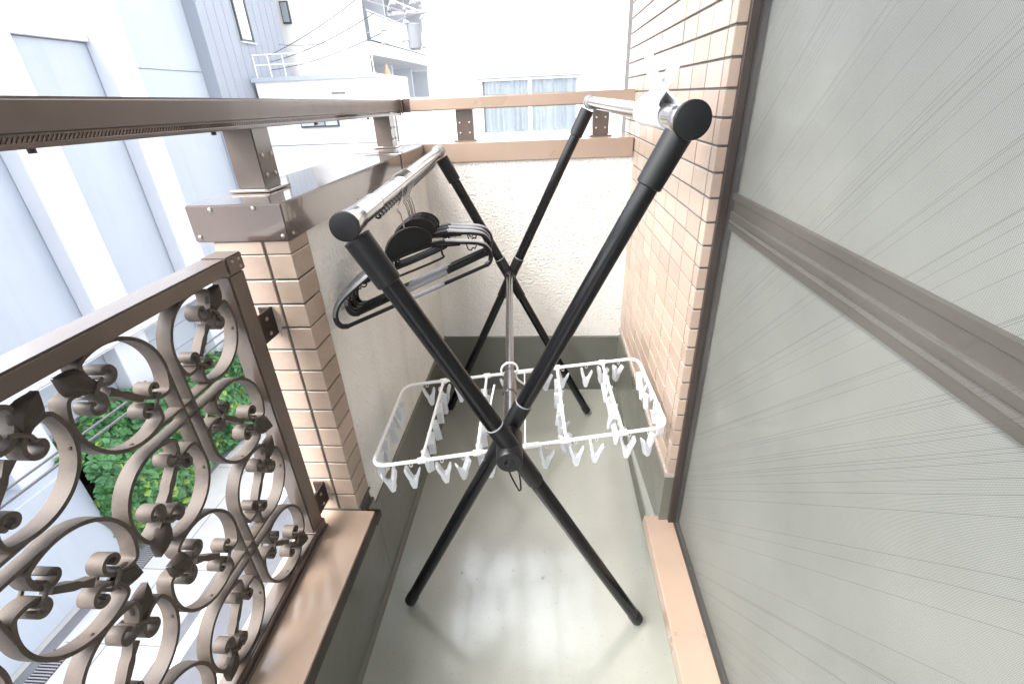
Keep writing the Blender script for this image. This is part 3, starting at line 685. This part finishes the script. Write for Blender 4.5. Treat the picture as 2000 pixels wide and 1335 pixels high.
# ------------------------------------------------------------------ white clip hanger
ch_c = V(0.405, 1.095, 0.500); CH_R = R_(12.8)
ch = thing('clip_hanger', 'white rectangular laundry hanger with many clips under the middle pole', 'clip hanger', ch_c, CH_R)
CW_, CD_ = 0.722, 0.345
SHX, SHY = 0.177, 0.984        # the folding frame is racked out of square
def shear(P): return [V(p_[0]+SHX*p_[1], SHY*p_[1], p_[2]) for p_ in P]
def rrect(w_, d_, r, z, k=5):
    P = []
    for cx, cy, a0 in ((w_/2-r, d_/2-r, 0), (-w_/2+r, d_/2-r, 90), (-w_/2+r, -d_/2+r, 180), (w_/2-r, -d_/2+r, 270)):
        for i in range(k+1):
            aa = R_(a0+90*i/k); P.append(V(cx+r*math.cos(aa), cy+r*math.sin(aa), z))
    return P
MB().tube(shear(rrect(CW_, CD_, 0.032, 0)), 0.0047, 8, closed=True).build('frame', 'white_tube', ch, False, smooth=True)
bars = [-0.34, -0.16, 0.14, 0.34]; bars = [f*CW_ for f in bars]
for u in bars:
    bb = MB().tube(shear([(u, -CD_/2, 0.0005), (u, CD_/2, 0.0005)]), 0.0042, 8).build('cross_bar', 'white_tube', ch, False, smooth=True)
    for s in (-1, 1): sub(MB().cyl(*shear([(u-0.010, s*CD_/2, 0.0), (u+0.010, s*CD_/2, 0.0)]), 0.0078, 12, 0.001), 'joint', 'white_tube', bb, smooth=True)
for s in (-1, 1): MB().cyl(*shear([(-0.035, s*CD_/2, 0), (0.035, s*CD_/2, 0)]), 0.0068, 12, 0.001).build('hinge', 'white_tube', ch, False, smooth=True)
# hook and suspension (local frame: middle pole passes about (-0.035,0,0.115))
cr, sr = math.cos(-CH_R), math.sin(-CH_R)
hp = pole_at(m_a, m_b, 1.065)-ch_c; hp = V(hp.x*cr-hp.y*sr, hp.x*sr+hp.y*cr, hp.z)
ring_ = [hp + V(0.021*math.cos(R_(q)), 0.003, 0.021*math.sin(R_(q))) for q in range(-40, 231, 18)]
pth = [V(0, 0.0, 0.02), V(0.012, 0.0, 0.05), hp+V(0.02, 0.0, -0.03)]+ring_
MB().tube(catmull(pth, 3), 0.0027, 8).build('hook', 'white_tube', ch, False, smooth=True)
arms = MB()
for s in (-1, 1): arms.tube(shear([(0, s*CD_/2, 0), (0.0, s*CD_*0.25, 0.008), (0, 0, 0.021)]), 0.0022, 6)
arms.build('hanging_arm', 'white_tube', ch, False, smooth=True)
def clip_mesh():
    m = MB()
    # two arms meeting at the jaw; outline in x-z, thickness along y
    a1 = [(-0.0048, -0.066), (0.0048, -0.066), (0.0092, -0.052), (0.0105, -0.038), (0.0150, -0.024), (0.0178, -0.010), (0.0165, -0.005), (0.0125, -0.004), (0.0095, -0.008), (0.0055, -0.024), (0.0015, -0.036)]
    a2 = [(-0.0050, -0.0655), (-0.0092, -0.050), (-0.0120, -0.038), (-0.0185, -0.020), (-0.0200, -0.013), (-0.0165, -0.012), (-0.0115, -0.021), (-0.0055, -0.034), (0.0015, -0.0375), (0.003, -0.05)]
    m.prism(a1, 'y', -0.0090, 0.0090); m.prism(a2[::-1], 'y', -0.0080, 0.0080)
    return m.mesh('clip', 'clip', bevel=0.0013)
CLIP = clip_mesh()
LNK = MB().tube([V(0.0035*math.cos(R_(q)), 0, -0.0075+0.0065*math.sin(R_(q))) for q in range(0, 360, 36)], 0.0009, 5, closed=True).mesh('clip_link', 'white_tube', smooth=True)
spots = []
for u in (-0.325, -0.272, -0.2, -0.15, -0.085, 0.052, 0.125, 0.178, 0.262, 0.312): spots.append((u, -CD_/2, 0))
for u in (-0.295, -0.245, -0.195, -0.06, 0.07, 0.12, 0.195, 0.25, 0.30): spots.append((u, CD_/2, 0))
for v in (-0.12, -0.06, 0.0, 0.06, 0.11):
    for u in [-CW_/2, CW_/2]+bars: spots.append((u+j(0.001), v+j(0.012), 90))
for u, v, r0 in spots:
    c = inst('clip', CLIP, ch, (u+SHX*v, SHY*v, -0.011), (R_(j(7)), R_(j(6)), R_((r0-10 if r0 else 0)+j(24 if r0 == 0 else 50)+random.choice((0, 180)))), world=False)
    inst('clip_link', LNK, c, (0, 0, 0.010), (0, 0, 0), world=False)

# ------------------------------------------------------------------ lane far below
GZ = -5.5
gr = MB().box(-80, 60, -60, 120, GZ-0.5, GZ).build('ground', 'asphalt'); gr['kind'] = 'structure'
ln = MB().box(-6.55, -4.98, -30, 60, GZ+0.001, GZ+0.012).build('gutter_strip', 'conc_road'); ln['kind'] = 'structure'
pv = MB().box(-7.2, -6.75, -30, 60, GZ+0.001, GZ+0.10).build('pavement', 'conc_road'); pv['kind'] = 'structure'
pl_ = MB().box(-4.80, -4.62, -30, 60, GZ+0.004, GZ+0.008).build('painted_line', 'paint'); pl_['kind'] = 'structure'
sm_ = MB()
for y in [k*1.2 for k in range(-5, 20)]: sm_.box(-6.5, -5.0, y, y+0.012, GZ+0.0125, GZ+0.0135)
sm_.box(-5.86, -5.845, -10, 30, GZ+0.0127, GZ+0.0139)
sub(sm_, 'joints', 'asphalt', ln)['kind'] = 'stuff'
for gi, (y0, lb) in enumerate(((2.5, 'steel gutter grate in the lane at the bottom left'), (4.6, 'farther steel gutter grate in the lane beside the ivy'))):
    g = thing('gutter_grate', lb, 'grate', (-6.42, y0+0.5, GZ+0.012), group='gutter grates in the lane')
    MB().box(-6.58, -6.28, y0, y0+1.0, GZ+0.0125, GZ+0.016).build('pit_shade', 'gasket', g)  # flat dark sheet painting the shade below the slats, no real hole
    b0 = MB().box(-0.14, 0.14, -0.008, 0.008, 0, 0.012).mesh('slat', 'cable_l')
    for k in range(26): inst('slat', b0, g, (-6.43, y0+0.02+k*0.038, GZ+0.0165))

# ------------------------------------------------------------------ pale metal-clad building across the lane
mb_ = thing('clad_building', 'pale blue-white metal clad building with projecting piers across the lane', 'building', (-8, 8, GZ))
XF = -7.0; XW = -7.31
def wall(y0, y1, zt, m='siding'): return MB().box(-12, XW, y0, y1, GZ, zt).build('wall', m, mb_)
w0 = wall(-4, 6.72, 2.33); w1 = wall(6.7205, 8.94, 2.33); w2 = wall(8.9405, 11.82, 9.0)
for y0, y1, yy0, yy1 in ((7.395, 8.94, 7.395, 8.94), (2.3, 6.70, 5.2, 6.72)):
    sub(MB().box(XW-0.15, XW+0.09, yy0, yy1-0.001, 2.33, 2.46), 'parapet_coping', 'siding_w', w1 if y0 > 7 else w0, bevel=0.01)
    sub(MB().box(XW+0.001, XW+0.02, yy0, yy1-0.001, 2.312, 2.328), 'drip_edge', 'trim', w1 if y0 > 7 else w0)
for y0, y1, zt in ((2.32, 2.96, 2.6), (4.52, 5.16, 2.6), (6.72, 7.395, 2.6), (8.94, 9.55, 9.0)):
    MB().box(-7.30, XF, y0, y1, GZ+1.2, zt).build('pier', 'siding_w', mb_, bevel=0.01)
sub(MB().box(XW+0.0005, XW+0.008, 9.552, 11.81, 1.99, 2.003), 'panel_joint', 'trim', w2)
blk = MB()
# ribbed siding of the farther block
prof = []; y = 11.82
while y < 15.39:
    prof += [(XF, y), (XF, y+0.30), (XF-0.015, y+0.31), (XF-0.015, y+0.325)]; y += 0.335
prof += [(XF, 15.4), (-12, 15.4), (-12, 11.82)]
blk.prism(prof, 'z', GZ, 9.0); bk = blk.build('ribbed_block', 'siding_g', mb_)
wn = MB(); y0, y1, za, zb = 13.22, 13.80, 2.70, 3.75
for bx in ((y0, y0+0.05, za, zb), (y1-0.05, y1, za, zb), (y0+0.05, y1-0.05, za, za+0.05), (y0+0.05, y1-0.05, zb-0.05, zb)): wn.box(XF-0.05, XF+0.04, bx[0], bx[1], bx[2], bx[3])
wi = wn.build('window', 'dframe', mb_)
sub(MB().box(XF-0.0, XF+0.008, y0+0.0505, y1-0.0505, za+0.0505, zb-0.0505), 'pane', 'white_wall', wi)
sub(MB().box(XF, XF+0.07, y0-0.03, y1+0.03, za-0.03, za-0.001), 'sill', 'siding_w', wi)
bxp = MB().box(XF+0.001, XF+0.16, 14.57, 15.42, GZ, 1.76).build('end_box', 'siding_g', mb_)
sub(MB().box(XF+0.001, XF+0.19, 14.50, 14.569, GZ, 1.78), 'corner_trim', 'trim', bxp)
sub(MB().box(XF+0.001, XF+0.19, 14.50, 15.45, 1.781, 1.85), 'cap', 'siding_w', bxp)
# lower ledge with panel lines
lw = MB().box(-7.309, -6.90, -3, 9.3, -2.28, -2.16).build('canopy_ledge', 'siding_w', mb_)
for zz in (-2.75, -3.2): sub(MB().box(-7.3088, -7.300, -3, 8.9, zz, zz+0.02), 'panel_joint', 'siding_g', lw)
# garage block beside the ivy
gb = MB().box(-7.3089, -6.72, 0.2, 5.02, GZ+0.12, -3.45).build('garage_block', 'siding', mb_, bevel=0.01)
sub(MB().box(-6.9, -6.70, 0.5, 2.9, GZ+0.2, GZ+1.3), 'garage_dark_patch', 'fence_g', gb)  # plain grey panel forming a darker patch at the near end of the block

# ------------------------------------------------------------------ ivy bank
def ivy(name, label, region, n, young, seed):
    rnd = random.Random(seed)
    for mm, nm, fr in (('ivy', 'leaves', 1-young), ('ivy_y', 'young_leaves', young)):
        m = MB()
        for i in range(int(n*fr)):
            x, y, z, nx = region(rnd, nm)
            s = rnd.uniform(0.045, 0.095); u = V(rnd.gauss(0, .5)+nx, rnd.gauss(0, .5), rnd.gauss(0.7, .4)).normalized()
            t = u.orthogonal().normalized(); t = Matrix.Rotation(rnd.uniform(0, 6.28), 3, u) @ t; b = u.cross(t)
            c = V(x, y, z); P = [c-t*s, c-t*s*0.3+b*s*0.75, c+t*s*0.45+b*s*0.45, c+t*s, c+t*s*0.45-b*s*0.45, c-t*s*0.3-b*s*0.75]
            m.add([P[0], P[1]+u*s*0.15, P[2]+u*s*0.12, P[3]-u*s*0.1, P[4]+u*s*0.12, P[5]+u*s*0.15], [(0, 1, 2, 3), (0, 3, 4, 5)])
        if nm == 'leaves': root = m.build(name, mm)
        else: sub(m, nm, mm, root)['kind'] = 'stuff'
    tag(root, label, 'ivy', kind='stuff')
    return root
def reg1(r, nm):
    y = r.uniform(5.03, 9.8); k = r.random()
    zt = -3.35-0.2*math.sin(y*1.7)-0.08*(y-5.0)
    if nm == 'young_leaves': z = GZ+0.1+abs(r.gauss(0, 0.7)); z = min(z, zt)
    else: z = r.uniform(GZ+0.05, zt)
    if k < 0.72: return (-6.62+0.14*math.sin(y*3.1+z*2.2)+r.gauss(0, 0.05), y, z, 0.9)
    return (r.uniform(-7.25, -6.7), y, zt+r.gauss(0, 0.06), 0.2)
ivy('ivy_bank', 'dense green ivy with yellow-green young leaves covering the bank below', reg1, 16000, 0.15, 3)
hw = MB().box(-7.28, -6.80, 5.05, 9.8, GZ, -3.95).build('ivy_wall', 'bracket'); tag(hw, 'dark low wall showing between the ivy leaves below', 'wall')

# ------------------------------------------------------------------ opposite white house with curtained window
HT = 8.0
ob = thing('white_house', 'bright white plain house facing the balcony end with curtained sliding window', 'house', (1.5, 9, GZ))
YO = 8.0
hx0, hx1, hz0, hz1 = -0.52, 0.955, 0.715, 1.485
wm = MB(); wm.box(-1.17, hx0, YO, 13.8, GZ, HT); wm.box(hx1, 5, YO, 13.8, GZ, HT); wm.box(hx0, hx1, YO, 13.8, GZ, hz0); wm.box(hx0, hx1, YO, 13.8, hz1, HT); wm.box(hx0, hx1, YO+0.5, 13.8, hz0, hz1)
wm.build('wall', 'white_wall', ob)
fr = MB(); e = 0.035
fr.box(hx0+.001, hx0+e, YO-0.03, YO+0.06, hz0+.001, hz1-.001); fr.box(hx1-e, hx1-.001, YO-0.03, YO+0.06, hz0+.001, hz1-.001)
fr.box(hx0+e, hx1-e, YO-0.028, YO+0.06, hz0+.001, hz0+e); fr.box(hx0+e, hx1-e, YO-0.028, YO+0.06, hz1-e, hz1-.001)
fr.box(0.200, 0.252, YO-0.022, YO+0.055, hz0+e, hz1-e)
wf = fr.build('window', 'wframe', ob)
sub(MB().box(hx0-0.05, hx1+0.05, YO-0.07, YO-0.001, hz1+0.004, hz1+0.018), 'hood', 'siding', wf)
sub(MB().box(hx0-0.03, hx1+0.03, YO-0.06, YO-0.001, hz0-0.03, hz0-0.002), 'sill', 'wframe', wf)
def pane_mat():
    m = bpy.data.materials.new('clear_pane'); m.use_nodes = True; n = m.node_tree.nodes; l = m.node_tree.links
    g = n.new('ShaderNodeBsdfGlossy'); g.inputs['Roughness'].default_value = 0.03; t = n.new('ShaderNodeBsdfTransparent'); t.inputs['Color'].default_value = (0.95, 0.97, 0.98, 1)
    f = n.new('ShaderNodeFresnel'); f.inputs['IOR'].default_value = 1.5; x = n.new('ShaderNodeMixShader')
    l.new(f.outputs[0], x.inputs[0]); l.new(t.outputs[0], x.inputs[1]); l.new(g.outputs[0], x.inputs[2]); l.new(x.outputs[0], n['Material Output'].inputs['Surface'])
    return m
M_['clear'] = pane_mat()
for x0, x1 in ((hx0+e, 0.200), (0.252, hx1-e)):
    sub(MB().box(x0, x1, YO-0.004, YO-0.001, hz0+e, hz1-e), 'pane', 'clear', wf)
cm = MB(); N = 150; vs = []; fs = []
for i in range(N+1):
    x = hx0+0.01+(hx1-hx0-0.02)*i/N; yy = YO+0.05+0.022*math.sin(i*0.62+0.8*math.sin(i*0.21))+0.012*math.sin(i*0.23)
    vs += [(x, yy, hz0+0.03), (x, yy, hz1-0.02)]
for i in range(N): fs.append((2*i, 2*i+2, 2*i+3, 2*i+1))
sub(MB().add(vs, fs), 'curtain', 'curtain', wf, smooth=True)

# ------------------------------------------------------------------ other buildings beyond the corner
wb = thing('narrow_white_building', 'tall white building with one narrow window behind the clad building', 'building', (-8.2, 18, GZ))
MB().box(-11, -6.05, 16.2, 20, GZ, 9).build('wall', 'white_wall', wb)
wf = MB().box(-7.22, -6.98, 16.13, 16.199, 3.38, 3.93).build('window', 'dframe', wb)
sub(MB().box(-7.19, -7.01, 16.115, 16.1295, 3.42, 3.89), 'pane', 'pane', wf)
an = thing('low_white_annex', 'low white annex with railed roof terrace behind the handrail corner', 'building', (-5, 14, GZ))
MB().box(-6.9, -3.75, 13.2, 16.19, GZ, 1.88).build('wall', 'white_wall', an)
MB().box(-6.95, -3.70, 13.12, 13.19, 1.80, 1.90).build('parapet_coping', 'siding', an)
MB().box(-6.9, -3.76, 13.185, 13.199, 0.30, 0.315).build('panel_joint', 'trim', an)
wf = MB().box(-5.92, -4.90, 13.13, 13.199, 0.72, 0.98).build('window', 'dframe', an)
for x0, x1, mm in ((-5.89, -5.56, 'pane_l'), (-5.52, -5.28, 'pane'), (-5.24, -4.93, 'pane_l')): sub(MB().box(x0, x1, 13.115, 13.1295, 0.76, 0.95), 'pane', mm, wf)
MB().box(-4.95, -4.60, 13.15, 13.199, 1.47, 1.51).build('vent_slot', 'trim', an)
tr_m = MB()
for z in (2.18, 2.40): tr_m.tube([(-6.85, 13.3, z), (-3.8, 13.3, z)], 0.012, 6)
tr_m.build('terrace_rail', 'wframe', an)
for k in range(9): MB().tube([(-6.85+k*0.38, 13.3, 1.88), (-6.85+k*0.38, 13.3, 2.41)], 0.012, 6).build('terrace_post', 'wframe', an)

ap = thing('apartment_block', 'pale grey apartment block with white balcony bands at upper left of centre', 'building', (-8, 24, GZ))
MB().box(-12, -7.2, 20.001, 36, GZ, 9).build('wall', 'aptwall', ap)
def sl_poly(y0, y1, x0, x1, bow):
    P = [(x0, y0)]+[(x1+bow*math.sin(math.pi*i/10), y0+(y1-y0)*i/10) for i in range(11)]+[(x0, y1)]
    return P
for zt, hgt in ((0.10, 0.30), (2.80, 0.42), (5.55, 0.45)):
    sl = MB().prism(sl_poly(20.01, 34, -7.199, -5.9, 0.25), 'z', zt, zt+hgt).build('balcony_slab', 'white_wall', ap)
    rlm = MB()
    pts = [V(x, y, 0) for x, y in sl_poly(20.05, 33.9, -7.1, -5.93, 0.24)[1:-1]]
    for dz in (0.95,): rlm.tube([p_+V(0, 0, zt+hgt+dz) for p_ in pts], 0.03, 6)
    sub(rlm, 'rail', 'wframe', sl)
    gl = MB(); vs = []; fs = []
    for i, p_ in enumerate(pts): vs += [p_+V(0, 0, zt+hgt+0.06), p_+V(0, 0, zt+hgt+0.90), p_+V(-0.02, 0, zt+hgt+0.90), p_+V(-0.02, 0, zt+hgt+0.06)]
    for i in range(len(pts)-1):
        for k in range(4): fs.append((4*i+k, 4*i+(k+1) % 4, 4*i+4+(k+1) % 4, 4*i+4+k))
    sub(gl.add(vs, fs), 'glass_panel', 'pane_l', sl)
    pp = MB().box(-7.1, -5.95, 20.02, 20.07, zt+hgt, zt+hgt+1.05); sub(pp, 'end_panel', 'fence_g' if zt > 2 else 'wframe', sl)
    sub(MB().box(-6.1, -6.0, 20.1, 22.0, zt+hgt+0.02, zt+hgt+1.0), 'side_panel', 'fence_g', sl) if zt > 2 and zt < 5 else None
for zt in (0.45, 3.25):
    for y0 in (21.2, 24.2, 27.5):
        wf = MB().box(-7.199, -7.14, y0, y0+1.5, zt, zt+1.9).build('window', 'dframe', ap)
        sub(MB().box(-7.139, -7.125, y0+0.06, y0+1.44, zt+0.06, zt+1.84), 'pane', 'pane_l', wf)
    for y0 in (23.2, 26.5, 30.0): MB().box(-7.199, -6.2, y0, y0+0.12, zt-0.03, zt+2.2).build('partition', 'aptwall', ap)
um = MB()
um.tube([(-6.0, 21.8, 3.4), (-6.0, 21.8, 3.0)], 0.02, 6)
pc = MB(); pc.tube([(-5.75, 20.9, 1.15), (-5.75, 20.9, 1.5), (-5.75, 20.9, 2.2), (-5.75, 20.9, 2.55)], [0.06, 0.22, 0.14, 0.02], 10)
tag(pc.build('folded_parasol', 'orange', smooth=True), 'faded orange folded cover standing on a lower apartment balcony', 'parasol')
bk2 = thing('far_cream_building', 'far cream building with small balconies above the handrail corner', 'building', (-5, 42, GZ))
MB().box(-9.5, -4.6, 40, 48, GZ, 12).build('wall', 'white_wall', bk2)
for zt in (2.2, 4.4, 6.6, 8.8):
    s_ = MB().box(-7.4, -4.8, 39.1, 39.999, zt, zt+0.9).build('balcony', 'wframe', bk2)
    wf = MB().box(-7.0, -5.2, 39.93, 39.998, zt+0.95, zt+1.9).build('window', 'pane_l', bk2)
gab = thing('low_house', 'low white house with a wide window behind the corner post', 'house', (-2.2, 15.5, GZ))
MB().box(-3.70, -1.25, 14.3, 18, GZ, 1.20).build('wall', 'white_wall', gab)
wf = MB().box(-3.35, -2.35, 14.24, 14.299, 0.36, 1.02).build('window', 'wframe', gab)
sub(MB().box(-3.31, -2.39, 14.225, 14.2395, 0.40, 0.98), 'pane', 'pane_l', wf)
MB().box(-3.4, -1.9, 13.9, 14.239, 0.12, 0.17).build('canopy', 'trim', gab)

# ------------------------------------------------------------------ utility pole and cables
up_ = thing('utility_pole', 'pale concrete utility pole with transformer and crossarms beyond the corner', 'utility pole', (-2.12, 12.4, GZ))
MB().tube([(-2.12, 12.4, GZ), (-2.12, 12.4, 6)], [0.16, 0.11], 14).build('pole', 'white_wall', up_, smooth=True)
for z in (2.95, 3.35, 4.2):
    ca = MB().obox((-3.0, 12.35, z), (-1.6, 12.25, z+0.02), 0.07).build('crossarm', 'cable_l', up_)
    ins = dome(0.05, 0.09, 8)
    for k in range(4): sub(MB().add([(a_-2.95+k*0.35, b_+12.31, c_+z+0.04) for a_, b_, c_ in ins.v], ins.f), 'insulator', 'fence_g', ca, smooth=True)
MB().tube([(-2.45, 12.3, 2.25), (-2.45, 12.3, 2.28), (-2.45, 12.3, 2.72), (-2.45, 12.3, 2.75)], [0.10, 0.15, 0.15, 0.10], 16).build('transformer', 'fence_g', up_, smooth=True)
rk_ = random.Random(5)
for k in range(10):
    xx = -3.2+rk_.uniform(0, 1.0); zz = 2.15+rk_.uniform(0, 1.0)
    sub(MB().tube([(xx, 12.2, zz), (xx+0.05, 12.2, zz+0.05), (xx+0.16, 12.2, zz+0.03)], [0.02, 0.045, 0.02], 7), 'fitting', 'cable_l', ca, smooth=True)
def cable(p, q, sag, r, m, label):
    p = V(*p); q = V(*q); P = [p+(q-p)*t+V(0, 0, -sag*4*t*(1-t)) for t in [i/16 for i in range(17)]]
    o = MB().tube(P, r, 6).build('overhead_cable', m, smooth=True); return tag(o, label, 'cable', 'overhead cables')
cable((-4.9, 9.2, 3.62), (-2.6, 12.3, 2.97), 0.06, 0.010, 'cable_l', 'overhead cable crossing the narrow white building from top left to the pole')
cable((-3.9, 8.6, 3.55), (-2.3, 12.3, 2.97), 0.05, 0.016, 'wframe', 'thick pale cable crossing the upper apartment balcony')
cable((-3.2, 8.4, 3.3), (-2.9, 12.3, 3.37), 0.08, 0.014, 'wframe', 'pale cable at the top edge above the apartment block')
cable((-6.9, 14.2, 2.45), (-3.4, 12.3, 3.37), 0.08, 0.008, 'cable', 'thin dark cable rising from the clad building to the pole, uppermost')
cable((-6.9, 14.2, 2.30), (-3.3, 12.3, 2.97), 0.10, 0.008, 'cable', 'thin dark cable rising from the clad building to the pole, middle')
cable((-6.9, 14.2, 2.12), (-3.2, 12.3, 2.60), 0.10, 0.008, 'cable', 'thin dark cable rising from the clad building to the pole, lowest')
cable((-6.9, 14.9, 2.75), (-2.2, 12.3, 3.0), 0.22, 0.009, 'cable_l', 'slack grey cable sagging in front of the apartment balconies')
cable((-3.0, -2, 1.44), (-3.0, 9.0, 1.27), 0.0, 0.006, 'cable_l', 'thin cable just above the left handrail in front of the clad building')
cable((-4.0, -2, -1.40), (-4.0, 9, -1.45), 0.05, 0.012, 'cable', 'black cable seen through the railing, upper of the pair')
cable((-4.05, -2, -1.52), (-4.05, 9, -1.60), 0.05, 0.014, 'cable', 'black cable seen through the railing, lower of the pair')
cable((-4.0, -2, -0.80), (-4.0, 9, -0.86), 0.04, 0.012, 'cable_l', 'grey cable just below the railing top in front of the clad building')
